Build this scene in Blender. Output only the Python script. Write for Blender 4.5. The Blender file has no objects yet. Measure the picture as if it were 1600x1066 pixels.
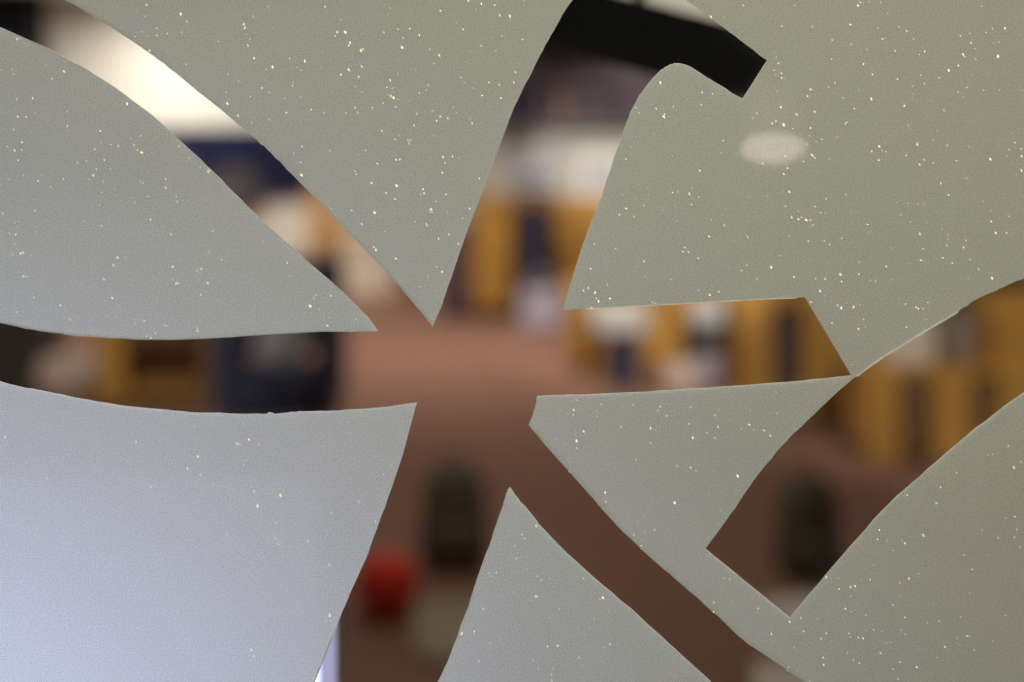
import bpy, bmesh, math, random
from mathutils import Vector, Matrix
from mathutils.geometry import tessellate_polygon

sc = bpy.context.scene
col = sc.collection
random.seed(7)

# ------------------------------------------------------------------ camera
FPX, HZ, EYE, FILM_Y = 2000.0, 200.0, 1.5, 0.45    # focal length in px, horizon row, eye height, distance of the film
cam_d = bpy.data.cameras.new('camera')
cam = bpy.data.objects.new('camera', cam_d); col.objects.link(cam)
cam.location = (0, 0, EYE); cam.rotation_euler = (math.pi/2, 0, 0)
cam_d.sensor_width = 36; cam_d.lens = FPX/1600*36
cam_d.shift_y = -(533-HZ)/1600
cam_d.clip_start = 0.02
cam_d.dof.use_dof = True; cam_d.dof.focus_distance = FILM_Y; cam_d.dof.aperture_fstop = 3.4
sc.camera = cam

# ------------------------------------------------------------------ world, exposure
w = bpy.data.worlds.new('daylight'); sc.world = w; w.use_nodes = True
w.node_tree.nodes['Background'].inputs[0].default_value = (0.72, 0.80, 1.0, 1)
w.node_tree.nodes['Background'].inputs[1].default_value = 1.25
sc.view_settings.view_transform = 'Standard'; sc.view_settings.look = 'None'
sc.view_settings.exposure = 0.0; sc.view_settings.gamma = 1.0
sc.view_settings.use_curve_mapping = False
sc.cycles.max_bounces = 8; sc.cycles.diffuse_bounces = 4; sc.cycles.transparent_max_bounces = 16
sc.cycles.sample_clamp_indirect = 4.0

# ------------------------------------------------------------------ materials
def mat(name, colr, rough=0.6, metal=0.0, noise=0.12, scale=20.0, stretch=(1, 1, 1), bump=0.0, spec=0.4):
    m = bpy.data.materials.new(name); m.use_nodes = True
    nt = m.node_tree; p = nt.nodes['Principled BSDF']
    p.inputs['Roughness'].default_value = rough; p.inputs['Metallic'].default_value = metal
    p.inputs['Specular IOR Level'].default_value = spec
    tc = nt.nodes.new('ShaderNodeTexCoord'); mp = nt.nodes.new('ShaderNodeMapping')
    mp.inputs['Scale'].default_value = stretch
    nz = nt.nodes.new('ShaderNodeTexNoise'); nz.inputs['Scale'].default_value = scale; nz.inputs['Detail'].default_value = 4
    rp = nt.nodes.new('ShaderNodeValToRGB')
    a = tuple(max(0, c*(1-noise)) for c in colr); b = tuple(min(1, c*(1+noise)) for c in colr)
    rp.color_ramp.elements[0].position = .3; rp.color_ramp.elements[1].position = .7
    rp.color_ramp.elements[0].color = (*a, 1); rp.color_ramp.elements[1].color = (*b, 1)
    L = nt.links
    L.new(tc.outputs['Object'], mp.inputs[0]); L.new(mp.outputs[0], nz.inputs['Vector'])
    L.new(nz.outputs[0], rp.inputs[0]); L.new(rp.outputs[0], p.inputs['Base Color'])
    if bump:
        bn = nt.nodes.new('ShaderNodeBump'); bn.inputs['Strength'].default_value = bump
        L.new(nz.outputs[0], bn.inputs['Height']); L.new(bn.outputs[0], p.inputs['Normal'])
    return m

def emit(name, colr, strength):
    m = bpy.data.materials.new(name); m.use_nodes = True
    nt = m.node_tree; nt.nodes.remove(nt.nodes['Principled BSDF'])
    e = nt.nodes.new('ShaderNodeEmission'); e.inputs[0].default_value = (*colr, 1); e.inputs[1].default_value = strength
    nt.links.new(e.outputs[0], nt.nodes['Material Output'].inputs[0])
    return m

def glass_mat():
    m = bpy.data.materials.new('clear_glass'); m.use_nodes = True
    nt = m.node_tree; nt.nodes.remove(nt.nodes['Principled BSDF'])
    t = nt.nodes.new('ShaderNodeBsdfTransparent'); t.inputs[0].default_value = (.97, .985, .975, 1)
    g = nt.nodes.new('ShaderNodeBsdfGlossy'); g.inputs['Roughness'].default_value = .02
    lw = nt.nodes.new('ShaderNodeLayerWeight'); lw.inputs[0].default_value = .5
    pw = nt.nodes.new('ShaderNodeMath'); pw.operation = 'POWER'; pw.inputs[1].default_value = 5
    f = nt.nodes.new('ShaderNodeMath'); f.operation = 'MULTIPLY_ADD'; f.inputs[1].default_value = .5; f.inputs[2].default_value = .015
    nt.links.new(lw.outputs['Facing'], pw.inputs[0]); nt.links.new(pw.outputs[0], f.inputs[0])
    x = nt.nodes.new('ShaderNodeMixShader')
    nt.links.new(f.outputs[0], x.inputs[0]); nt.links.new(t.outputs[0], x.inputs[1]); nt.links.new(g.outputs[0], x.inputs[2])
    nt.links.new(x.outputs[0], nt.nodes['Material Output'].inputs[0])
    return m

FILM_DIFF, FILM_TRANS, FILM_CLEAR = (.152, .161, .130), (.72, .74, .74), .012
def film_mat():
    m = bpy.data.materials.new('frosted_film'); m.use_nodes = True
    nt = m.node_tree; L = nt.links; nt.nodes.remove(nt.nodes['Principled BSDF'])
    tc = nt.nodes.new('ShaderNodeTexCoord')
    nz = nt.nodes.new('ShaderNodeTexNoise'); nz.inputs['Scale'].default_value = 2100; nz.inputs['Detail'].default_value = 1
    L.new(tc.outputs['Object'], nz.inputs['Vector'])
    rp = nt.nodes.new('ShaderNodeMapRange'); rp.inputs[1].default_value = .3; rp.inputs[2].default_value = .7
    rp.inputs[3].default_value = .84; rp.inputs[4].default_value = 1.16
    L.new(nz.outputs[0], rp.inputs[0])
    def col_(c):
        v = nt.nodes.new('ShaderNodeVectorMath'); v.operation = 'SCALE'; v.inputs[0].default_value = c
        L.new(rp.outputs[0], v.inputs['Scale']); return v.outputs[0]
    d = nt.nodes.new('ShaderNodeBsdfDiffuse'); L.new(col_(FILM_DIFF), d.inputs[0])
    t = nt.nodes.new('ShaderNodeBsdfTranslucent'); L.new(col_(tuple(c for c in FILM_TRANS)), t.inputs[0])
    c = nt.nodes.new('ShaderNodeBsdfTransparent')
    a = nt.nodes.new('ShaderNodeAddShader')
    L.new(d.outputs[0], a.inputs[0]); L.new(t.outputs[0], a.inputs[1])
    b = nt.nodes.new('ShaderNodeMixShader'); b.inputs[0].default_value = FILM_CLEAR
    L.new(a.outputs[0], b.inputs[1]); L.new(c.outputs[0], b.inputs[2])
    L.new(b.outputs[0], nt.nodes['Material Output'].inputs[0])
    return m

def flake_mat():
    m = bpy.data.materials.new('glitter'); m.use_nodes = True
    nt = m.node_tree; L = nt.links; nt.nodes.remove(nt.nodes['Principled BSDF'])
    at = nt.nodes.new('ShaderNodeAttribute'); at.attribute_name = 'shine'
    d = nt.nodes.new('ShaderNodeBsdfDiffuse'); L.new(at.outputs['Color'], d.inputs[0])
    L.new(d.outputs[0], nt.nodes['Material Output'].inputs[0])
    return m

M = dict(
    carpet=mat('carpet', (.29, .155, .112), .95, noise=.18, scale=60, bump=.3, spec=.1),
    white=mat('white_paint', (.72, .69, .63), .8, noise=.03, scale=3),
    ceil=mat('ceiling_paint', (.78, .79, .74), .9, noise=.02, scale=3),
    corr=mat('corridor_paint', (.36, .35, .29), .85, noise=.03, scale=3),
    honey=mat('honey_wood', (.66, .35, .076), .45, noise=.18, scale=6, stretch=(6, 6, .6)),
    brown=mat('brown_wood', (.22, .115, .05), .5, noise=.2, scale=6, stretch=(6, 6, .6)),
    dark=mat('dark_wood', (.095, .060, .080), .5, noise=.2, scale=6, stretch=(6, 6, .6)),
    black=mat('black_plastic', (.05, .042, .036), .5, noise=.1),
    blackm=mat('black_metal', (.005, .0048, .0055), .8, noise=.1, spec=.12),
    navy=mat('navy_fabric', (.048, .054, .115), .9, noise=.15, scale=40),
    navyd=mat('navy_plastic', (.042, .047, .10), .5, noise=.1),
    lav=mat('lavender_fabric', (.52, .47, .58), .9, noise=.1),
    cream=mat('cream_card', (.86, .74, .60), .8, noise=.06),
    pink=mat('beige_pink_fabric', (.80, .61, .49), .9, noise=.1, scale=30),
    pale=mat('white_plastic', (.82, .80, .79), .4, noise=.03),
    grey=mat('grey_plastic', (.46, .45, .50), .5, noise=.05),
    green=mat('dark_green_fabric', (.015, .022, .016), .8, noise=.1),
    red=mat('red_rubber', (.88, .05, .025), .55, noise=.05, spec=.2),
    olive=mat('olive_fabric', (.38, .33, .23), .9, noise=.12, scale=40),
    metal=mat('brushed_metal', (.5, .5, .5), .35, metal=1.0, noise=.05),
    paper=mat('paper', (.82, .74, .70), .8, noise=.04),
    blue=mat('blue_card', (.09, .10, .20), .7, noise=.1),
    felt=mat('navy_felt', (.014, .017, .050), .95, noise=.1, scale=40, spec=.1),
    charcoal=mat('charcoal_nylon', (.17, .143, .115), .9, noise=.12, scale=60, spec=.1),
    rose=mat('dusky_beige_fabric', (.52, .40, .33), .9, noise=.1, scale=30),
    casing=mat('brown_grey_plastic', (.22, .17, .15), .7, noise=.05),
    taupe=mat('taupe_paint', (.30, .235, .20), .7, noise=.06),
    ghost_disc=mat('ghost_grey', (.075, .066, .068), .7, noise=.06),
    plum=mat('plum_card', (.13, .08, .12), .7, noise=.1),
    glass=glass_mat(), film=film_mat(), flake=flake_mat(),
    edge_glint=mat('film_edge_glint', (.42, .39, .36), .7, noise=.1, scale=300),
    lamp=emit('warm_lamp', (1, .9, .78), 4.0),
    bulb=emit('frosted_bulb', (1, .78, .68), 21.0),
    film_fill=emit('film_fill_glow', (1, .98, .79), 41.5),
    panel_glow=emit('fill_panel_glow', (.64, .67, 1.0), 2.45),
    strip_glow=emit('fill_panel_strip', (.42, .40, .62), 1.0),
    halo=emit('halo_glow', (1, .80, .68), 2.0),
)

# ------------------------------------------------------------------ helpers
def at(px, py, Y): return Vector(((px-800)*Y/FPX, Y, EYE-(py-HZ)*Y/FPX))
def floor_y(py): return EYE*FPX/(py-HZ)              # distance at which the floor shows in row py

def bm_box(bm, x0, x1, y0, y1, z0, z1, bev=0.0):
    r = bmesh.ops.create_cube(bm, size=1)
    vs = r['verts']
    for v in vs:
        v.co = Vector(((x0+x1)/2+v.co.x*(x1-x0), (y0+y1)/2+v.co.y*(y1-y0), (z0+z1)/2+v.co.z*(z1-z0)))
    if bev:
        es = list({e for v in vs for e in v.link_edges})
        bmesh.ops.bevel(bm, geom=es, offset=bev, segments=2, affect='EDGES', profile=.5)

def bm_tube(bm, a, b, r0, r1=None, n=12):
    a, b = Vector(a), Vector(b); d = b-a
    mx = Matrix.Translation((a+b)/2) @ d.to_track_quat('Z', 'Y').to_matrix().to_4x4()
    bmesh.ops.create_cone(bm, cap_ends=True, segments=n, radius1=r0, radius2=r0 if r1 is None else r1, depth=d.length, matrix=mx)

def bm_lathe(bm, prof, n=28, c=(0, 0, 0)):
    rings = []
    for r, z in prof:
        if r < 1e-6: rings.append([bm.verts.new((c[0], c[1], c[2]+z))])
        else: rings.append([bm.verts.new((c[0]+r*math.cos(2*math.pi*k/n), c[1]+r*math.sin(2*math.pi*k/n), c[2]+z)) for k in range(n)])
    for A, B in zip(rings, rings[1:]):
        for k in range(n):
            j = (k+1) % n
            f = [A[k % len(A)], A[j % len(A)], B[j % len(B)], B[k % len(B)]]
            u = []
            for v in f:
                if v not in u: u.append(v)
            if len(u) > 2: bm.faces.new(u)

def obj(name, bm, m, parent=None, smooth=False):
    bmesh.ops.recalc_face_normals(bm, faces=bm.faces[:])
    me = bpy.data.meshes.new(name); bm.to_mesh(me); bm.free()
    if smooth:
        for p in me.polygons: p.use_smooth = True
    me.materials.append(M[m] if isinstance(m, str) else m)
    o = bpy.data.objects.new(name, me); col.objects.link(o)
    if parent: o.parent = parent
    return o

def box(name, m, parent, *b, bev=0.0):
    bm = bmesh.new(); bm_box(bm, *b, bev=bev); return obj(name, bm, m, parent)

def tag(o, label, cat, group=None):
    o['label'] = label; o['category'] = cat
    if group: o['group'] = group
    return o

def thing(name, label, cat, loc=(0, 0, 0), rz=0, group=None):
    o = bpy.data.objects.new(name, None); col.objects.link(o)
    o.location = loc; o.rotation_euler = (0, 0, rz); o.empty_display_size = .1
    return tag(o, label, cat, group)

def struct(name, bm, m, parent=None):
    o = obj(name, bm, m, parent)
    if not parent: o['kind'] = 'structure'
    return o

def sbox(name, m, *b):
    bm = bmesh.new(); bm_box(bm, *b); return struct(name, bm, m)

# ------------------------------------------------------------------ room shell
XL, XR, YB, H = -5.2, 5.0, 12.7, 2.8
YC = -1.7                                             # rear wall of the passage the camera stands in
sbox('floor', 'carpet', XL-.2, XR+.2, YC-.2, YB+.2, -.1, 0)
sbox('ceiling', 'ceil', XL-.2, XR+.2, YC-.2, YB+.2, H, H+.1)
sbox('wall_back', 'white', XL-.2, XR+.2, YB, YB+.15, 0, H)
sbox('wall_right', 'white', XR, XR+.15, YC, YB, 0, H)
sbox('wall_rear', 'corr', XL-.2, XR+.2, YC-.15, YC, 0, H)
sbox('baseboard_back', 'dark', XL, XR, YB-.02, YB, 0, .12)

# left wall with two window openings: one in the room, one at the end of the passage
bm = bmesh.new()
YW = .44                                              # the left wall belongs to the room; the passage ends at its own wall
holes = [(8.4, 11.6, .9, 2.45)]
ys = [YW] + [v for h in holes for v in h[:2]] + [YB]
for a, b in ((ys[0], ys[1]), (ys[2], ys[3])):
    bm_box(bm, XL-.15, XL, a, b, 0, H)
for a, b, z0, z1 in holes:
    bm_box(bm, XL-.15, XL, a, b, 0, z0); bm_box(bm, XL-.15, XL, a, b, z1, H)
struct('wall_left', bm, 'white')
# end wall of the passage; its unseen window is added for bluish film light
PE = -1.35
bm = bmesh.new(); a, b, z0, z1 = -1.55, .30, .75, 2.55
bm_box(bm, PE-.15, PE, YC, a, 0, H); bm_box(bm, PE-.15, PE, b, .44, 0, H)
bm_box(bm, PE-.15, PE, a, b, 0, z0); bm_box(bm, PE-.15, PE, a, b, z1, H)
struct('wall_passage', bm, 'corr')
for i, (X, a, b, z0, z1) in enumerate([(PE, a, b, z0, z1)] + [(XL, *h) for h in holes]):
    bm = bmesh.new()
    for u in (a, (a+b)/2-.025, b-.05): bm_box(bm, X-.1, X-.04, u, u+.05, z0, z1)
    bm_box(bm, X-.1, X-.04, a, b, z0, z0+.05); bm_box(bm, X-.1, X-.04, a, b, z1-.05, z1)
    wf = struct('window_%d' % (i+2), bm, 'pale')
    box('pane', 'glass', wf, X-.075, X-.065, a+.05, (a+b)/2-.025, z0+.05, z1-.05)
    box('pane', 'glass', wf, X-.075, X-.065, (a+b)/2+.025, b-.05, z0+.05, z1-.05)

# glazed partition that carries the film
PX0, PX1, PZ0, PZ1 = -.75, .85, .80, 2.05
bm = bmesh.new()
PY0, PY1 = .44, .54
for b in ((XL, PX0, PY0, PY1, 0, H), (PX1, XR, PY0, PY1, 0, H), (PX0, PX1, PY0, PY1, 0, PZ0), (PX0, PX1, PY0, PY1, PZ1, H)):
    bm_box(bm, *b)
struct('wall_front', bm, 'corr')
bm = bmesh.new()
for b in ((PX0, PX0+.04, PY0-.01, PY1, PZ0, PZ1), (PX1-.04, PX1, PY0-.01, PY1, PZ0, PZ1), (PX0+.04, PX1-.04, PY0-.01, PY1, PZ0, PZ0+.04), (PX0+.04, PX1-.04, PY0-.01, PY1, PZ1-.04, PZ1)):
    bm_box(bm, *b)
win = struct('window_1', bm, 'brown')
box('pane', 'glass', win, PX0+.03, PX1-.03, FILM_Y+.0006, FILM_Y+.0066, PZ0+.03, PZ1-.03)

# ------------------------------------------------------------------ frosted film with its cut-out strokes (rows and columns of the 1600x1066 frame laid on the film plane)
def fp(p): q = at(p[0], p[1], FILM_Y); return (q.x, q.z)
def smooth_path(pts, n=5):                           # Catmull-Rom through one edge between two hard corners
    P = [Vector(p) for p in pts]; out = []
    for i in range(len(P)-1):
        p0 = P[i-1] if i else P[0]*2-P[1]; p1, p2 = P[i], P[i+1]
        p3 = P[i+2] if i+2 < len(P) else P[-1]*2-P[-2]
        for k in range(n):
            t = k/n
            out.append(.5*((2*p1)+(p2-p0)*t+(2*p0-5*p1+4*p2-p3)*t*t+(3*p1-p0-3*p2+p3)*t**3))
    return out                                        # the last corner is the next edge's first point

A_UP = [(-150, -78), (-60, -56), (30, -32), (100, 0), (130, 16), (188, 52), (227, 79), (263, 105), (311, 144), (359, 183), (397, 216), (423, 239), (467, 284), (518, 336), (560, 380), (590, 411), (616, 439), (636, 462), (659, 489), (668, 500), (676, 512)]
B_LEFT = [(676, 512), (694, 467), (725, 375), (756, 295), (782, 225), (804, 167.5), (826, 123), (848, 79), (870, 39.7), (894.6, 0), (925, -32), (965, -44)]
B_TOP = [(965, -44), (1015, -34), (1050, -15), (1082, 7), (1117, 33), (1148, 56), (1198.5, 94)]
B_END = [(1198.5, 94), (1161, 154.5)]
B_RIGHT = [(1161, 154.5), (1117, 128), (1084, 107), (1064, 99), (1047, 101), (1029, 113), (1003, 143), (985, 176), (972, 211), (954, 264), (932, 326), (910, 384), (884, 468), (880.5, 484.6)]
C_TOP = [(880.5, 484.6), (1052, 475), (1185, 467.5), (1257.5, 464.8)]
C_END = [(1257.5, 464.8), (1331, 587)]
C_LOW = [(1331, 587), (1229, 597), (1075, 608), (964, 614.5), (839, 619)]
CD = [(839, 619), (836, 638), (825.6, 664.5)]
D_UP = [(825.6, 664.5), (864, 709), (903, 752.6), (964, 821), (1010, 866), (1056, 906), (1112, 955), (1161, 1000), (1210, 1034), (1259, 1066), (1330, 1108)]
D_END = [(1330, 1108), (1225, 1145)]
D_LOW = [(1225, 1145), (1160, 1104), (1112, 1066), (1056, 1016), (1000, 964), (925, 900), (864, 843), (820, 792.5), (797, 762)]
DE = [(797, 762), (793, 765)]
E_RIGHT = [(793, 765), (787, 784), (772, 830), (750, 891), (732, 946), (702, 1027), (684, 1066), (650, 1130), (605, 1200)]
E_END = [(605, 1200), (430, 1195)]
E_LEFT = [(430, 1195), (462, 1130), (490, 1066), (509, 1020), (527, 976), (549, 924), (570.6, 875.6), (592.5, 816.5), (614, 757.5), (632, 700), (651.5, 629.7)]
F_LOW = [(651.5, 629.7), (595, 637), (529, 641.5), (483, 643.5), (470, 643.2), (447, 645), (430, 647), (424, 645.2), (418, 644.6), (411, 647), (344, 646), (287, 643.5), (220, 637), (150, 627.5), (66, 611), (0, 597), (-80, 574), (-160, 540)]
F_END = [(-160, 540), (-160, 442)]
F_UP = [(-160, 442), (-80, 480), (0, 505), (66, 518), (132, 526), (198, 530), (251, 531.5), (309, 530), (375, 526), (485, 519.5), (590, 518)]
A_LOW = [(590, 518), (580, 502), (566, 487), (540, 461), (507, 431), (480, 409), (461, 391), (410, 345), (370, 306), (330, 266), (288, 226), (241, 183), (216, 164), (180, 137), (150, 118), (122, 100.5), (117, 99.5), (80, 78.5), (32, 57), (0, 43), (-70, 20), (-150, -2)]
G_UP = [(1102.5, 857.5), (1142, 803), (1178, 750), (1222, 697), (1260, 659), (1300, 621), (1338, 588), (1375, 561), (1431, 526), (1488, 492), (1525, 469), (1563, 451), (1597, 436), (1680, 405), (1770, 385)]
G_END = [(1770, 385), (1775, 515)]
G_LOW = [(1775, 515), (1690, 556), (1600, 614), (1525, 669.5), (1450, 733.5), (1390, 787), (1330, 853), (1281, 910), (1234.5, 965)]
G_CAP = [(1234.5, 965), (1102.5, 857.5)]
star = []
for e in (A_UP, B_LEFT, B_TOP, B_END, B_RIGHT, C_TOP, C_END, C_LOW, CD, D_UP, D_END, D_LOW, DE, E_RIGHT, E_END, E_LEFT, F_LOW, F_END, F_UP, A_LOW, [(-150, -2), (-150, -78)]):
    star += smooth_path(e) if len(e) > 2 else [Vector(e[0])]
stroke = []
for e in (G_UP, G_END, G_LOW, G_CAP):
    stroke += smooth_path(e) if len(e) > 2 else [Vector(e[0])]

rng = random.Random(3)
def ragged(poly):                                     # the knife left a slightly uneven edge
    out = []; n = len(poly)
    for i, p in enumerate(poly):
        d = (poly[(i+1) % n]-poly[i-1]); nn = Vector((-d.y, d.x)).normalized()
        out.append(p+nn*rng.gauss(0, .35))
    return out
star, stroke = ragged(star), ragged(stroke)
outer = [Vector((x, z)) for x, z in ((PX0+.04, PZ0+.04), (PX1-.04, PZ0+.04), (PX1-.04, PZ1-.04), (PX0+.04, PZ1-.04))]
loops = [outer, [Vector(fp(p)) for p in star], [Vector(fp(p)) for p in stroke]]
TH = .0005
flat = [p for l in loops for p in l]
tris = tessellate_polygon([[Vector((p.x, p.y, 0)) for p in l] for l in loops])
n = len(flat)
verts = [(p.x, FILM_Y, p.y) for p in flat] + [(p.x, FILM_Y+TH, p.y) for p in flat]
faces = []
def up(t):                                            # front face looks to -Y
    a, b, c = (flat[i] for i in t)
    return t if (b-a).cross(c-a) > 0 else (t[0], t[2], t[1])
for t in tris: faces.append(up(t))
me = bpy.data.meshes.new('frosted_film'); 
base = 0
rim = []
for l in loops:
    k = len(l)
    for i in range(k): rim.append((base+i, base+(i+1) % k, n+base+(i+1) % k, n+base+i))
    base += k
me.from_pydata(verts, [], faces+rim); me.update()
me.materials.append(M['film']); me.materials.append(M['edge_glint'])
for p in me.polygons:
    p.material_index = 0
film = bpy.data.objects.new('frosted_film', me); col.objects.link(film)
tag(film, 'grey frosted glitter film with clear cut-out brush strokes stuck on the glass', 'window film')

# paler strips along some cuts imitate light caught by the film edge
def edge_glint(edge, a, b, wpx, off):
    pts = smooth_path(edge); pts = [p for p in pts if a <= p.x <= b]
    bm = bmesh.new(); prev = None
    for i, p in enumerate(pts):
        d = pts[min(i+1, len(pts)-1)]-pts[max(i-1, 0)]; nn = Vector((-d.y, d.x)).normalized()
        ww = wpx*(.75+.5*rng.random())
        q0, q1 = fp(p-nn*off), fp(p-nn*(off+ww))
        cur = [bm.verts.new((q0[0], FILM_Y-.0003, q0[1])), bm.verts.new((q1[0], FILM_Y-.00032, q1[1])), bm.verts.new((q1[0], FILM_Y+.0001, q1[1]))]
        if prev:
            for u in range(2): bm.faces.new((prev[u], prev[u+1], cur[u+1], cur[u]))
        prev = cur
    return obj('cut_edge_glint', bm, 'edge_glint', film)
edge_glint(C_TOP, 890, 1250, 1.8, -1.2)
edge_glint(G_UP, 1335, 1500, 2.4, -1.6)
edge_glint(A_LOW, 5, 585, .9, -.6)
edge_glint(E_LEFT, 430, 528, 2.2, -1.5)

# glitter
def inside(poly, p):
    c = False; j = len(poly)-1
    for i in range(len(poly)):
        a, b = poly[i], poly[j]
        if (a.y > p.y) != (b.y > p.y) and p.x < (b.x-a.x)*(p.y-a.y)/(b.y-a.y)+a.x: c = not c
        j = i
    return c
gv, gf, gc = [], [], []
def flake(px, py, s, bright):
    c = at(px, py, FILM_Y); u = .45/2000*s
    ang = rng.gauss(.35, .35); e = rng.uniform(.38, .7)
    b0 = len(gv); k = 6; ty, tx = rng.uniform(-.25, .25), rng.uniform(-.25, .25)
    for i in range(k):
        t = 2*math.pi*i/k; x, z = math.cos(t)*u*e, math.sin(t)*u
        X, Z = x*math.cos(ang)-z*math.sin(ang)*-1*-1, x*math.sin(ang)+z*math.cos(ang)
        gv.append((c.x+X, FILM_Y-.0003+(X*tx+Z*ty), c.z+Z))
    gf.append(tuple(range(b0, b0+k)))
    h = rng.random()
    cl = (1, .97-.05*h, .90-.18*h)
    gc.append([min(1, v*bright) for v in cl])
cnt = 0
while cnt < 5800:
    px, py = rng.uniform(-700, 2300), rng.uniform(-350, 1500)
    p = Vector((px, py))
    if py > 600 and px < 700 and rng.random() < .55: continue        # sparser there
    if rng.random() < .25:                                            # little clusters
        grp = [(px+rng.gauss(0, 14), py+rng.gauss(0, 14)) for _ in range(rng.choice((2, 2, 3)))]
    else: grp = [(px, py)]
    for q in grp:
        v = Vector(q)
        if inside(star, v) or inside(stroke, v): continue
        r = rng.random()
        if r < .10: flake(q[0], q[1], rng.uniform(2.2, 3.2), 1.0)
        elif r < .40: flake(q[0], q[1], rng.uniform(1.5, 2.3), rng.uniform(.9, 1))
        else: flake(q[0], q[1], rng.uniform(1.0, 1.7), rng.uniform(.75, 1))
        cnt += 1
gm = bpy.data.meshes.new('glitter'); gm.from_pydata(gv, [], gf); gm.update()
ca = gm.color_attributes.new('shine', 'FLOAT_COLOR', 'CORNER')
for p in gm.polygons:
    for li in p.loop_indices: ca.data[li].color = (*gc[p.index], 1)
gm.materials.append(M['flake'])
gl = bpy.data.objects.new('glitter', gm); col.objects.link(gl); gl.parent = film; gl['kind'] = 'stuff'

# ------------------------------------------------------------------ lamps
def ceiling_lamp(x, y, label, r=.24, power=60, spread=160, m='lamp', colr=(1, .92, .82)):
    t = thing('ceiling_lamp', label, 'lamp', (x, y, H), group='round ceiling lamps')
    bm = bmesh.new(); bm_lathe(bm, [(0, 0), (r, 0), (r, -.05), (r-.02, -.06), (r-.02, -.03), (0, -.03)]); obj('housing', bm, 'pale', t, True)
    bm = bmesh.new(); bm_lathe(bm, [(0, -.032), (r-.025, -.032), (r-.03, -.045), (0, -.05)]); obj('diffuser', bm, m, t, True)
    ld = bpy.data.lights.new('lamp_light', 'AREA'); ld.shape = 'DISK'; ld.size = 2*r; ld.energy = power; ld.color = colr
    ld.spread = math.radians(spread)
    lo = bpy.data.objects.new('lamp_light', ld); col.objects.link(lo); lo.parent = t; lo.location = (0, 0, -.07)
    return t
ceiling_lamp(-.6, 8.3, 'round ceiling lamp above the bare carpet in mid room', power=37, spread=150)
ceiling_lamp(-3.3, 11.55, 'added round ceiling lamp brightening the far wall by the navy notice board', power=74, spread=175)  # unseen lamp, put near the wall to lift its cream upper part
ceiling_lamp(.4, 8.9, 'added round ceiling lamp brightening the honey wood cabinets', power=11, spread=150)  # unseen lamp, added so the cabinet fronts do not go dark
ceiling_lamp(-.1, 4.0, 'added round ceiling lamp brightening the carpet nearest the frosted glass', power=8.5, spread=150)  # unseen lamp, added to lift the near carpet
def spotlight(loc, aim, power, ang, label):
    t = thing('added_spotlight', label, 'spotlight', loc, group='added black fill spotlights')
    d = (Vector(aim)-Vector(loc)-Vector((0, 0, -.16))).normalized(); c = Vector((0, 0, -.16))
    bm = bmesh.new(); bm_lathe(bm, [(0, 0), (.05, 0), (.05, -.025), (0, -.025)]); bm_tube(bm, (0, 0, -.02), (0, 0, -.11), .008); obj('stem', bm, 'blackm', t)
    bm = bmesh.new(); q = d.to_track_quat('Z', 'Y').to_matrix()
    bm_lathe(bm, [(0, -.07), (.035, -.07), (.05, -.02), (.055, .07), (.048, .07), (.043, .03), (0, .03)])
    for v in bm.verts: v.co = q @ v.co + c
    obj('head', bm, 'blackm', t, True)
    ld = bpy.data.lights.new('spot_light', 'SPOT'); ld.energy = power; ld.spot_size = math.radians(ang); ld.spot_blend = .6; ld.shadow_soft_size = .04; ld.color = (1, .93, .84)
    lo = bpy.data.objects.new('spot_light', ld); col.objects.link(lo); lo.parent = t; lo.location = c+d*.08; lo.rotation_euler = d.to_track_quat('-Z', 'Y').to_euler()
spotlight((1.7, 2.2, H), (1.95, 5.85, .66), 225, 30, 'added black spotlight brightening the far right shelf')
spotlight((.9, 4.0, H), (.85, 7.6, .45), 380, 24, 'added black spotlight brightening the white stool')
spotlight((.5, 6.0, H), (.80, 10.0, 1.40), 440, 20, 'added black spotlight brightening the machines on the worktop')
spotlight((-2.0, 7.6, H), (-1.5, 11.8, .40), 250, 28, 'added black spotlight brightening the pale carton')
spotlight((1.3, 8.2, H), (1.3, 10.5, 2.45), 120, 40, 'added black spotlight brightening the wall above the shelf')
spotlight((-2.2, 3.2, H), (-2.4, 6.8, .35), 210, 40, 'added black spotlight brightening the navy armchair')
# unseen lamp added on the camera side to light the film front from above
t = thing('film_fill_lamp', 'added slim lamp above the glass lighting the front of the film', 'lamp', (.10, 0.02, 1.96))
box('housing', 'pale', t, -.32, .32, -.07, .07, -.05, 0, bev=.01)
for x in (-.28, .28):
    bm = bmesh.new(); bm_tube(bm, (x, 0, 0), (x, 0, H-1.96), .004); obj('hanging_rod', bm, 'metal', t)
box('diffuser', 'film_fill', t, -.30, .30, -.055, .055, -.06, -.045, bev=.004)

# ------------------------------------------------------------------ near the glass: added glowing panel on a desk, black lamp
t = thing('office_desk', 'brown desk standing against the frosted glass partition', 'desk', (-.35, .56, 0))
box('desk_top', 'brown', t, -.75, .75, 0, .6, .93, .96, bev=.005)
for lx in (-.7, .66):
    for ly in (.02, .54): box('leg', 'blackm', t, lx, lx+.04, ly, ly+.04, 0, .93)
SY = .62
sx, sz = (525-800)*SY/FPX, EYE-(735-HZ)*SY/FPX
t = thing('fill_panel', 'added lavender-white glowing panel brightening the film at lower left', 'fill_panel', (sx-.30, SY+.07, .96))  # glowing panel added behind the film to spread bluish light over it
box('casing', 'casing', t, -.30, .30, -.065, -.03, .06, sz-.96, bev=.004)
sb_ = box('panel_glow', 'panel_glow', t, -.297, .2915, -.068, -.0655, .065, sz-.96-.004)
box('panel_strip', 'strip_glow', sb_, .2915, .2995, -.068, -.0655, .065, sz-.96-.004)  # dimmer glowing strip for the part that shows through the cut
box('stand', 'black', t, -.04, .04, -.03, 0, .01, .25, bev=.005)
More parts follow.
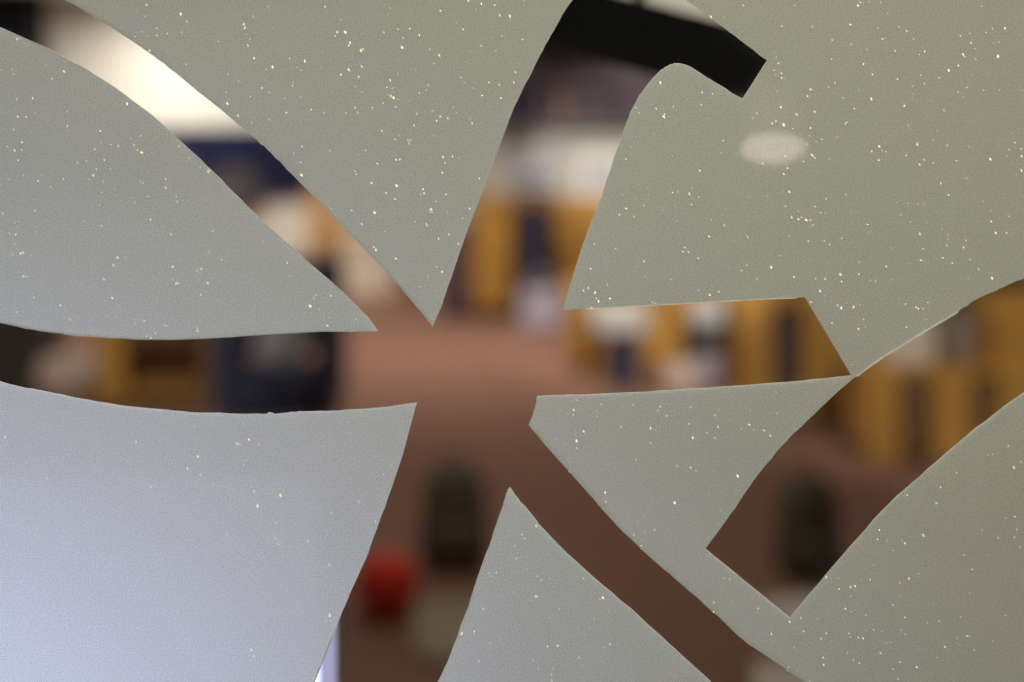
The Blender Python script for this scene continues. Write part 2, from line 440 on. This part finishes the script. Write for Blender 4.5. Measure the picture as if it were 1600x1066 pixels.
box('base', 'black', t, -.13, .13, -.07, .12, 0, .014, bev=.004)

LY = .90
def bar(name, m, p0, p1, wpx, Y, parent, depth=.05):
    a, b = at(p0[0], p0[1], Y), at(p1[0], p1[1], Y); d = (b-a).normalized(); up_ = Vector((-d.z, 0, d.x))*(wpx*Y/FPX/2)
    bm = bmesh.new(); vs = []
    for yy in (-depth/2, depth/2):
        for s, q in ((1, a), (1, b), (-1, b), (-1, a)):
            vs.append(bm.verts.new(q+up_*s+Vector((0, yy, 0))))
    for f in ((0, 1, 2, 3), (7, 6, 5, 4), (0, 4, 5, 1), (1, 5, 6, 2), (2, 6, 7, 3), (3, 7, 4, 0)): bm.faces.new([vs[i] for i in f])
    bmesh.ops.bevel(bm, geom=bm.edges[:], offset=.004, segments=2, affect='EDGES')
    return obj(name, bm, m, parent)
t = thing('hanging_lamp', 'slanting black bar lamp with a small glowing oval bulb behind the film', 'lamp', (0, 0, 0))
bar('lamp_bar', 'blackm', (800, 5), (1262, 128), 100, LY, t)
bc = at(1208, 231, .72)
e = at(1236, 125, .60)
bm = bmesh.new(); bmesh.ops.create_uvsphere(bm, u_segments=24, v_segments=14, radius=1)
for v in bm.verts: v.co = bc+Vector((v.co.x*.0182, v.co.y*.012, v.co.z*.0086))
obj('bulb', bm, 'bulb', t, True)
bm = bmesh.new(); top = at(1207, 112, .88)
bm_tube(bm, bc+Vector((0, 0, .005)), bc+Vector((0, .006, .03)), .0012); bm_tube(bm, bc+Vector((0, .006, .03)), top, .0012)
obj('bulb_wire', bm, 'metal', t)
bm = bmesh.new(); bm_lathe(bm, [(.0165, .010), (.0155, .022), (.010, .032), (.003, .036), (0, .036)], c=bc); obj('halo_cap', bm, 'halo', t, True)  # glowing cap added to imitate the halo above the bulb
bm = bmesh.new(); q = at(1000, 58, LY)
bm_tube(bm, q, (q.x, q.y, H), .004); obj('hanger', bm, 'blackm', t)

# ------------------------------------------------------------------ far left: wall board, pillar, box, chair
def wall_board(x0, x1, z0, z1):
    t = thing('notice_board', 'wide navy notice board on the white far wall', 'notice board', ((x0+x1)/2, YB, z0))
    hw, hh = (x1-x0)/2, z1-z0
    box('felt', 'felt', t, -hw, hw, -.03, -.01, 0, hh)
    for b in ((-hw-.03, hw+.03, -.04, -.005, -.03, 0), (-hw-.03, hw+.03, -.04, -.005, hh, hh+.03), (-hw-.03, -hw, -.04, -.005, 0, hh), (hw, hw+.03, -.04, -.005, 0, hh)):
        box('frame_bar', 'navyd', t, *b)
p0, p1 = at(150, 203, YB), at(492, 306, YB)
wall_board(p0.x, p1.x, p1.z, p0.z)
q = at(368, 298, YB-.05)  # made-up disc with two bars, in place of a lens ghost circle
t = thing('lens_ghost', 'round grey disc standing in for a lens ghost on the navy board', 'ghost_disc', (q.x, YB-.05, q.z))
def disc(name, m, r_, y0, y1, parent):
    bm = bmesh.new(); bm_tube(bm, (0, y0, 0), (0, y1, 0), r_, n=40); return obj(name, bm, m, parent)
disc('ghost_body', 'ghost_disc', .25, .009, -.02, t); disc('ghost_face', 'ghost_disc', .235, -.02, -.024, t)
box('ghost_upright_bar', 'blackm', t, -.008, .008, -.028, -.025, -.02, .13); box('ghost_level_bar', 'blackm', t, -.02, .19, -.032, -.029, -.006, .006)
q = at(62, 200, 12.0)
t = thing('pillar', 'black square pillar by the left end of the far wall', 'pillar', (q.x-.25, 12.0, 0))
box('shaft', 'blackm', t, -.25, .25, -.2, .2, .1, H); box('plinth', 'blackm', t, -.28, .28, -.23, .23, 0, .1)

def chair(name, label, loc, rz, seat_m='pink', wood='honey', group=None, h=.86, seat_h=.44, wdt=.44):
    t = thing(name, label, 'chair', loc, rz, group)
    hw = wdt/2
    for x in (-hw, hw-.05):
        box('leg', wood, t, x, x+.05, -hw, -hw+.05, 0, seat_h-.03, bev=.006)
        bm = bmesh.new(); bm_box(bm, x, x+.05, hw-.05, hw, 0, h, bev=.006)
        for v in bm.verts:
            if v.co.z > seat_h: v.co.y += (v.co.z-seat_h)*.18
        obj('leg', bm, wood, t)
    box('seat_frame', wood, t, -hw, hw, -hw, hw, seat_h-.08, seat_h-.03, bev=.006)
    box('seat', seat_m, t, -hw+.01, hw-.01, -hw-.01, hw-.05, seat_h-.03, seat_h+.04, bev=.025)
    for k, z in enumerate((.56, .69, .80)):
        zz = seat_h+(h-seat_h)*((z-.44)/.42)
        y = hw-.035+(zz-seat_h)*.18
        box('back_slat', wood, t, -hw+.05, hw-.05, y, y+.018, zz-.03, zz+.04, bev=.005)
    box('stretcher', wood, t, -hw+.05, hw-.05, hw-.035, hw-.015, .16, .19)
    return t
q = at(516, 440, 12.2)
chair('wooden_chair', 'honey wooden chair behind the pale carton by the far wall', (q.x, 12.35, 0), math.radians(8), 'honey', h=.92, wdt=.48)
q = at(578, 458, floor_y(458))
t = thing('carton', 'pale beige carton on the carpet before the far wall', 'carton', (q.x, q.y, 0), math.radians(12))
box('carton_body', 'cream', t, -.21, .21, -.17, .17, 0, .42, bev=.008)
for s in (-1, 1):
    bm = bmesh.new(); bm_box(bm, -.20, .20, -.09, .09, -.003, .003); o = obj('flap', bm, 'cream', t)
    o.location = (0, s*.19, .45); o.rotation_euler = (s*math.radians(55), 0, 0)
box('packing_tape', 'paper', t, -.03, .03, -.172, -.169, .02, .40)

# ------------------------------------------------------------------ far middle: honey cabinets, worktop, white machines, dark wall shelf
CY = 10.0
def cabinet(px0, px1, label, h=.90, Y=CY, doors=2):
    x0, x1 = (px0-800)*Y/FPX, (px1-800)*Y/FPX
    t = thing('cabinet', label, 'cabinet', ((x0+x1)/2, Y, 0), group='honey wood cabinets under the worktop'); hw = (x1-x0)/2
    box('cabinet_body', 'honey', t, -hw, hw, .02, .515, .08, h); box('plinth', 'brown', t, -hw+.01, hw-.01, .06, .5, 0, .08)
    for k in range(doors):
        a = -hw+2*hw*k/doors+.005; b = -hw+2*hw*(k+1)/doors-.005
        d = box('door', 'honey', t, a, b, 0, .02, .10, h-.01, bev=.004)
        hx = b-.03 if k == 0 and doors > 1 else a+.03
        bm = bmesh.new(); bm_tube(bm, (hx, -.03, h-.22), (hx, -.03, h-.10), .006)
        bm_tube(bm, (hx, -.03, h-.21), (hx, 0, h-.21), .004); bm_tube(bm, (hx, -.03, h-.11), (hx, 0, h-.11), .004)
        obj('handle', bm, 'metal', d)
    return t
cabinet(738, 800, 'honey wood cabinet left of the dark gap', doors=1)
cabinet(868, 950, 'honey wood cabinet right of the dark gap', doors=2)
cabinet(952, 1060, 'honey wood cabinet at the right end of the worktop', doors=2)
x0, x1 = (726-800)*CY/FPX, (1065-800)*CY/FPX
bm = bmesh.new(); bm_box(bm, x0, x1, CY-.03, CY+.52, .90, .94, bev=.005)
tag(obj('worktop', bm, 'honey'), 'long honey wood worktop over the far cabinets', 'worktop')
q = at(724, 200, CY)
t = thing('side_locker', 'narrow dark plum locker at the left end of the cabinets', 'locker', (q.x-.06, CY+.1, 0))
box('locker_body', 'plum', t, -.12, .12, 0, .45, .04, .72, bev=.005); box('locker_door', 'plum', t, -.11, .11, -.02, 0, .06, .70, bev=.003); box('plinth', 'black', t, -.11, .11, .02, .43, 0, .04)
# dark blue bin in the gap and a pale bag before it
q = at(833, 200, CY)
t = thing('recycling_bin', 'tall navy bin standing in the gap between the cabinets', 'bin', (q.x+.01, CY-.22, 0))
bm = bmesh.new(); bm_box(bm, -.095, .095, -.1, .22, 0, .80, bev=.015)
for v in bm.verts: v.co.x *= .86+.14*v.co.z/.8
obj('bin_body', bm, 'navyd', t); box('bin_lid', 'navyd', t, -.10, .10, -.11, .23, .80, .86, bev=.015)
q = at(845, 512, floor_y(512))
t = thing('tote_bag', 'pale lavender bag standing on the carpet before the navy bin', 'bag', (q.x, q.y-.05, 0))
bm = bmesh.new(); bm_box(bm, -.16, .16, -.07, .07, 0, .30, bev=.03)
for v in bm.verts:
    if v.co.z > .2: v.co.y *= .5
obj('bag_body', bm, 'lav', t)
for s in (-.03, .03):
    bm = bmesh.new(); pts = [Vector((.09*math.cos(a), s, .29+.13*math.sin(a))) for a in [math.pi*i/8 for i in range(9)]]
    for a, b in zip(pts, pts[1:]): bm_tube(bm, a, b, .008, n=6)
    obj('bag_handle', bm, 'lav', t)
# machines on the worktop
q = at(832, 200, CY)
t = thing('printer', 'pale grey printer on the worktop above the navy bin', 'printer', (q.x, CY+.25, .94))
box('printer_body', 'grey', t, -.21, .21, -.2, .22, 0, .33, bev=.02); box('scanner_lid', 'grey', t, -.205, .205, -.195, .21, .34, .40, bev=.015)
box('paper_slot', 'navyd', t, -.15, .15, -.205, -.19, .12, .16); box('paper_tray', 'pale', t, -.14, .14, -.30, -.19, .07, .085, bev=.004)
q = at(950, 200, CY)
t = thing('microwave', 'white microwave on the right half of the worktop', 'microwave', (q.x, CY+.25, .94))
box('oven_body', 'pale', t, -.24, .24, -.2, .2, .01, .38, bev=.015); d = box('oven_door', 'pale', t, -.23, .12, -.225, -.2, .02, .37, bev=.006)
box('door_window', 'grey', d, -.17, .05, -.228, -.224, .09, .30); box('control_panel', 'grey', t, .14, .22, -.212, -.199, .04, .35, bev=.003)
# dark wall shelf with binders
q0, q1 = at(770, 195, CY+.2), at(1150, 52, CY+.2)
t = thing('hanging_shelf', 'dark brown open hanging shelf above the worktop', 'shelf', ((q0.x+q1.x)/2, CY+.2, q0.z)); hw = (q1.x-q0.x)/2; hh = 2.22-q0.z
box('back_panel', 'dark', t, -hw, hw, .30, .32, 0, hh)
for z in (0, hh*.42, hh-.03): box('shelf_board', 'dark', t, -hw, hw, 0, .32, z, z+.03)
for x in (-hw, -.02, hw-.03): box('upright', 'dark', t, x, x+.03, 0, .31, 0, hh)
zb = q0.z+.03
specs = [('blue', .07, .33, 'thick blue binder at the left end of the dark shelf'), ('blue', .05, .30, 'thin blue binder second from the left on the shelf'), ('plum', .08, .34, 'plum binder between blue and brown ones on the shelf'), ('brown', .06, .31, 'brown binder left of the shelf upright')]
x = q0.x+.05
for m, wd, hb, lb in specs:
    t = thing('binder', lb, 'binder', (x+wd/2, CY+.28, zb), group='binders on the dark shelf')
    box('cover', m, t, -wd/2, wd/2, -.02, .2, 0, hb, bev=.004); box('spine_label', 'plum', t, -wd*.3, wd*.3, -.022, -.0195, hb*.6, hb*.8)
    x += wd+.09
box_s = [(.35, 'plum', .26, 'wide plum file box right of the shelf upright'), (.75, 'brown', .22, 'low brown file box on the right half of the shelf')]
for dx, m, hb, lb in box_s:
    t = thing('file_box', lb, 'box', (q0.x+hw+dx-.1, CY+.33, zb)); box('box_body', m, t, -.16, .16, -.06, .16, 0, hb, bev=.005); box('box_lid', m, t, -.165, .165, -.065, .165, hb, hb+.03, bev=.005)

# dark pier the wall shelf hangs on
sbox('wall_middle', 'white', q0.x-.1, q1.x+.1, CY+.521, CY+.65, 0, H)

# ------------------------------------------------------------------ right middle: chairs with pale cushions, slatted honey shelf unit
Y = 7.85
def px_x(px, Y): return (px-800)*Y/FPX
x0, x1 = px_x(890, Y), px_x(1200, Y)
t = thing('sideboard', 'low honey wood sideboard behind the white stool', 'sideboard', ((x0+x1)/2, Y, 0)); hw = (x1-x0)/2
box('sideboard_body', 'honey', t, -hw, hw, .02, .42, .05, .52); box('plinth', 'brown', t, -hw+.02, hw-.02, .05, .4, 0, .05)
for k in range(3):
    a = -hw+2*hw*k/3+.006; b = -hw+2*hw*(k+1)/3-.006
    d = box('door', 'honey', t, a, b, 0, .02, .07, .50, bev=.004)
    bm = bmesh.new(); bm_tube(bm, (b-.04, -.02, .40), (b-.04, 0, .40), .012); obj('knob', bm, 'metal', d)
Ys = 7.55
t = thing('stool', 'small stool with a thick white seat before the sideboard', 'stool', (px_x(968, Ys), Ys, 0))
box('seat', 'pale', t, -.16, .16, -.15, .15, .30, .46, bev=.03)
for sx_ in (-1, 1):
    for sy_ in (-1, 1):
        bm = bmesh.new(); bm_tube(bm, (sx_*.14, sy_*.13, 0), (sx_*.11, sy_*.10, .31), .012, .016); obj('leg', bm, 'honey', t)
t = thing('shoe_box', 'navy box on the carpet under the white stool', 'box', (px_x(976, Ys), Ys, 0))
box('box_body', 'navyd', t, -.105, .105, -.12, .08, 0, .21, bev=.004); box('box_lid', 'navyd', t, -.11, .11, -.125, .085, .21, .25, bev=.004)
xs = px_x(1118, Ys)
t = thing('storage_box', 'lavender box at the bottom of the stack by the sideboard', 'box', (xs, Ys, 0)); box('box_body', 'lav', t, -.13, .13, -.12, .12, 0, .165, bev=.01); box('box_lid', 'lav', t, -.135, .135, -.125, .125, .165, .20, bev=.008)
t = thing('tray', 'dark green tray between the lavender and white boxes', 'tray', (xs, Ys, .201)); box('tray_base', 'green', t, -.165, .165, -.13, .13, 0, .02, bev=.004)
for b in ((-.165, .165, -.13, -.12, .02, .15), (-.165, .165, .12, .13, .02, .15), (-.165, -.155, -.12, .12, .02, .15), (.155, .165, -.12, .12, .02, .15)): box('tray_side', 'green', t, *b)
t = thing('storage_box', 'grey white box on top of the dark green tray', 'box', (xs-.01, Ys, .222)); box('box_body', 'pale', t, -.125, .125, -.11, .11, 0, .22, bev=.008); box('box_lid', 'pale', t, -.13, .13, -.115, .115, .22, .265, bev=.006)
t = thing('parcel', 'small pinkish beige parcel on the carpet between stool and box stack', 'parcel', (px_x(1058, 7.45), 7.45, 0), .1)
box('wrapping', 'pink', t, -.075, .075, -.06, .06, 0, .13, bev=.006); box('packing_tape', 'paper', t, -.012, .012, -.061, .061, .0, .1315)

def white_bowl(px, py, Y, r, label, m='pale', cat='bowl', name='bowl'):
    q = at(px, py, Y)
    bm = bmesh.new(); bm_lathe(bm, [(0, 0), (r*.5, 0), (r*.55, r*.08), (r*.85, r*.45), (r, r*.9), (r*.95, r*.9), (r*.8, r*.48), (r*.45, r*.15), (0, r*.12)], c=q)
    return tag(obj(name, bm, m, None, True), label, cat)

def open_shelf(px0, px1, Y, top, n, label, name='open_shelf', depth=.4):
    x0, x1 = (px0-800)*Y/FPX, (px1-800)*Y/FPX
    t = thing(name, label, 'shelf', ((x0+x1)/2, Y, 0)); hw = (x1-x0)/2
    box('top_board', 'honey', t, -hw, hw, 0, depth, top-.03, top); box('back_panel', 'brown', t, -hw, hw, depth-.02, depth, 0, top-.03)
    box('bottom_board', 'brown', t, -hw, hw, 0, depth-.02, .05, .08)
    return t, hw
t, hw = open_shelf(1150, 1352, 6.6, .62, 3, 'low brown shelf with one honey end panel, right of the chairs')
for a, b, m in ((1150, 1208, 'honey'), (1252, 1352, 'honey')):
    c = (1150+1352)/2; box('front_panel', m, t, (a-c)*6.6/FPX, (b-c)*6.6/FPX, -.02, 0, .02, .59, bev=.004)
box('front_panel', 'dark', t, (1208-1251)*6.6/FPX, (1250-1251)*6.6/FPX, .05, .07, .02, .59)
Y = 5.75
t, hw = open_shelf(1345, 1720, Y, .42, 5, 'low honey shelf with upright panels and dark gaps at far right')
c = (1345+1720)/2
for a, b in ((1356, 1404), (1458, 1516), (1558, 1620), (1668, 1715)):
    box('upright_panel', 'honey', t, (a-c)*Y/FPX, (b-c)*Y/FPX, -.02, .38, .0, .39, bev=.004)
for a, b in ((1404, 1458), (1516, 1558), (1620, 1668)):
    box('infill_panel', 'brown', t, (a-c)*Y/FPX, (b-c)*Y/FPX, .02, .04, .02, .39)
# things on it
for px, wd, hb, m, lb in ((1434, .27, .21, 'cream', 'pinkish beige round tin on the low honey shelf'), (1517, .15, .24, 'taupe', 'taupe round tin beside the beige one on the shelf')):
    r = wd/2
    t = thing('storage_tin', lb, 'tin', ((px-800)*Y/FPX, Y+.16, .42), group='round tins on the shelf')
    bm = bmesh.new(); bm_lathe(bm, [(0, 0), (r*.97, 0), (r, .01), (r, hb-.04), (0, hb-.04)]); obj('tin_body', bm, m, t, True)
    bm = bmesh.new(); bm_lathe(bm, [(0, hb-.04), (r+.004, hb-.04), (r+.004, hb-.005), (r-.01, hb), (0, hb)]); obj('tin_lid', bm, m, t, True)
q = at(1630, 200, Y)
t = thing('wooden_crate', 'upright honey wooden crate at the right end of the low shelf', 'crate', (q.x+.01, Y+.02, .42))
for z in (.0, .11, .22):
    box('crate_slat', 'honey', t, -.22, .22, 0, .015, z, z+.095, bev=.003); box('crate_slat', 'honey', t, -.22, .22, .30, .315, z, z+.095, bev=.003)
for x in (-.22, .205): box('crate_end', 'honey', t, x, x+.015, .015, .30, 0, .315)
box('crate_base', 'brown', t, -.205, .205, .015, .30, 0, .012)

# ------------------------------------------------------------------ left: navy armchair, wooden bookcase, dark cabinet, round stool
Y = 6.45
x0, x1 = px_x(330, Y), px_x(522, Y)
t = thing('armchair', 'navy armchair with a pale round cushion left of the bare carpet', 'armchair', ((x0+x1)/2, Y, 0), 0); hw = (x1-x0)/2
box('seat_base', 'navy', t, -hw+.02, hw-.02, 0, .55, .045, .18, bev=.02); box('seat_cushion', 'navy', t, -hw+.1, hw-.1, -.02, .48, .18, .25, bev=.03)
for x in (-hw, hw-.10): box('armrest', 'navy', t, x, x+.10, -.01, .56, .045, .56, bev=.03)
bm = bmesh.new(); bm_box(bm, -hw+.03, hw-.03, .46, .60, .30, .78, bev=.04)
for v in bm.verts: v.co.y += (v.co.z-.3)*.2
obj('backrest', bm, 'navy', t)
for x in (-hw+.04, hw-.08):
    for y in (.03, .5): box('foot', 'brown', t, x, x+.04, y, y+.04, 0, .06)
q = at(440, 540, Y+.2)
bm = bmesh.new(); bmesh.ops.create_uvsphere(bm, u_segments=24, v_segments=14, radius=1)
for v in bm.verts: v.co = Vector((q.x+v.co.x*.14, Y+.20+v.co.y*.06+v.co.z*.02, .25+.14+v.co.z*.14))
tag(obj('round_cushion', bm, 'grey', None, True), 'pale grey round cushion leaning in the navy armchair', 'cushion')

Yb = 6.9
x0, x1 = px_x(148, Yb), px_x(318, Yb)
t = thing('bookcase', 'brown bookcase with a honey side panel left of the armchair', 'bookcase', ((x0+x1)/2, Yb, 0)); hw = (x1-x0)/2
box('side_panel', 'honey', t, -hw, -hw+.16, 0, .35, 0, .62, bev=.004); box('side_panel', 'brown', t, hw-.03, hw, 0, .35, 0, .62)
box('back_panel', 'brown', t, -hw+.16, hw-.03, .32, .35, 0, .62)
for z in (.05, .32, .59): box('shelf_board', 'honey' if z < .1 else 'brown', t, -hw+.16, hw-.03, .01, .32, z, z+.03)
x = px_x(202, Yb)
for k in range(6):
    wd = rng.uniform(.035, .06); hb = rng.uniform(.18, .23)
    b = thing('book', ['first', 'second', 'third', 'fourth', 'fifth', 'sixth'][k]+' brown book from the honey panel in the bookcase', 'book', (x+wd/2, Yb+.06, .3501), group='brown books in the bookcase')
    box('cover', 'brown', b, -wd/2, wd/2, 0, .17, 0, hb, bev=.003); box('pages', 'paper', b, -wd/2+.004, wd/2-.004, .004, .165, hb-.001, hb+.001)
    x += wd+.004
x0, x1 = px_x(-140, 6.9), px_x(62, 6.9)
t = thing('dark_cabinet', 'black cabinet at the left edge before the bookcase', 'cabinet', ((x0+x1)/2, 6.9, 0)); hw = (x1-x0)/2
box('cabinet_body', 'black', t, -hw, hw, .02, .4, .06, .75, bev=.005); box('plinth', 'blackm', t, -hw+.02, hw-.02, .04, .38, 0, .06)
for s in (0, 1):
    d = box('door', 'black', t, -hw+.005+s*hw, -.005+s*hw, 0, .02, .08, .74, bev=.003)
    bm = bmesh.new(); kx = -.04 if s == 0 else .04; bm_lathe(bm, [(0, 0), (.012, 0), (.015, .015), (0, .022)], n=12)
    bmesh.ops.rotate(bm, verts=bm.verts[:], matrix=Matrix.Rotation(math.pi/2, 3, 'X')); bmesh.ops.translate(bm, verts=bm.verts[:], vec=(kx, 0, .42)); obj('knob', bm, 'metal', d, True)
Ys = 6.3
q = at(106, 590, Ys)
t = thing('round_stool', 'round stool with pinkish beige seat beside the black cabinet', 'stool', (q.x, Ys, 0))
bm = bmesh.new(); bm_lathe(bm, [(0, q.z-.07), (.13, q.z-.07), (.15, q.z-.04), (.15, q.z+.06), (.12, q.z+.10), (0, q.z+.11)]); obj('seat', bm, 'rose', t, True)
for k in range(4):
    a = math.pi/4+k*math.pi/2; bm = bmesh.new()
    bm_tube(bm, (.16*math.cos(a), .16*math.sin(a), 0), (.10*math.cos(a), .10*math.sin(a), q.z-.06), .014, .018); obj('leg', bm, 'brown', t)
q = at(440, 540, Y)

# ------------------------------------------------------------------ things on the carpet
def rucksack(px, py, w_, h, label):
    Y = floor_y(py); q = at(px, py, Y)
    t = thing('rucksack', label, 'rucksack', (q.x, Y, 0), .15, group='black rucksacks on the carpet')
    bm = bmesh.new(); bm_box(bm, -w_/2, w_/2, -.085, .085, 0, h, bev=.06)
    for v in bm.verts: v.co.x *= 1-.30*(v.co.z/h)**3; v.co.y *= 1-.35*(v.co.z/h)**2
    obj('bag_body', bm, 'charcoal', t, True)
    bm = bmesh.new(); bm_box(bm, -w_*.36, w_*.36, -.125, -.07, .03, h*.48, bev=.02); obj('front_pocket', bm, 'charcoal', t, True)
    bm = bmesh.new(); pts = [Vector((.04*math.cos(a), .02, h-.01+.045*math.sin(a))) for a in [math.pi*i/6 for i in range(7)]]
    for a, b in zip(pts, pts[1:]): bm_tube(bm, a, b, .007, n=6)
    obj('top_loop', bm, 'charcoal', t)
    for s_ in (-1, 1):
        bm = bmesh.new(); pts = [Vector((s_*w_*.25, .08+.05*math.sin(math.pi*i/6), h*.1+h*.75*i/6)) for i in range(7)]
        for a, b in zip(pts, pts[1:]): bm_tube(bm, a, b, .012, n=6)
        obj('shoulder_strap', bm, 'charcoal', t)
rucksack(710, 882, .24, .35, 'black rucksack on the carpet behind the red ball')
rucksack(1262, 898, .23, .33, 'black rucksack on the carpet below the far right shelf')
Y = floor_y(962); q = at(604, 962, Y)
bm = bmesh.new(); bmesh.ops.create_uvsphere(bm, u_segments=28, v_segments=18, radius=.098)
for v in bm.verts: v.co += Vector((q.x, Y, .098))
ball = obj('ball', bm, 'red', None, True); tag(ball, 'small red ball on the carpet', 'ball')
bm = bmesh.new(); bm_tube(bm, (q.x, Y-.096, .098), (q.x, Y-.0985, .098), .006, n=10); obj('valve', bm, 'black', ball)
def floor_cushion(px, py, r, label, m, name, cat, h=.09, sy=.8):
    Y = floor_y(py); q = at(px, py, Y)
    bm = bmesh.new(); bm_lathe(bm, [(0, 0), (r*.9, 0), (r, h*.4), (r*.95, h*.75), (r*.6, h), (0, h*.9)], c=(0, 0, 0))
    for v in bm.verts: v.co = Vector((q.x+v.co.x, Y+v.co.y*sy, v.co.z))
    tag(obj(name, bm, m, None, True), label, cat)
floor_cushion(706, 985, .13, 'flat olive mat on the carpet beside the red ball', 'olive', 'floor_mat', 'mat', h=.02, sy=2.0)
def sheet(px, py, w_, d_, rz, label, m='paper', th=.012):
    Y = floor_y(py); q = at(px, py, Y)
    t = thing('magazine', label, 'magazine', (q.x, Y, 0), rz)
    box('cover', m, t, -w_/2, w_/2, -d_/2, d_/2, th-.002, th); box('pages', 'pale', t, -w_/2+.002, w_/2-.002, -d_/2+.002, d_/2-.002, 0, th-.002)
sheet(1262, 965, .21, .29, .3, 'pale magazine lying before the right rucksack')
sheet(1240, 1078, .21, .29, -.2, 'pale magazine lying nearest the glass on the carpet')
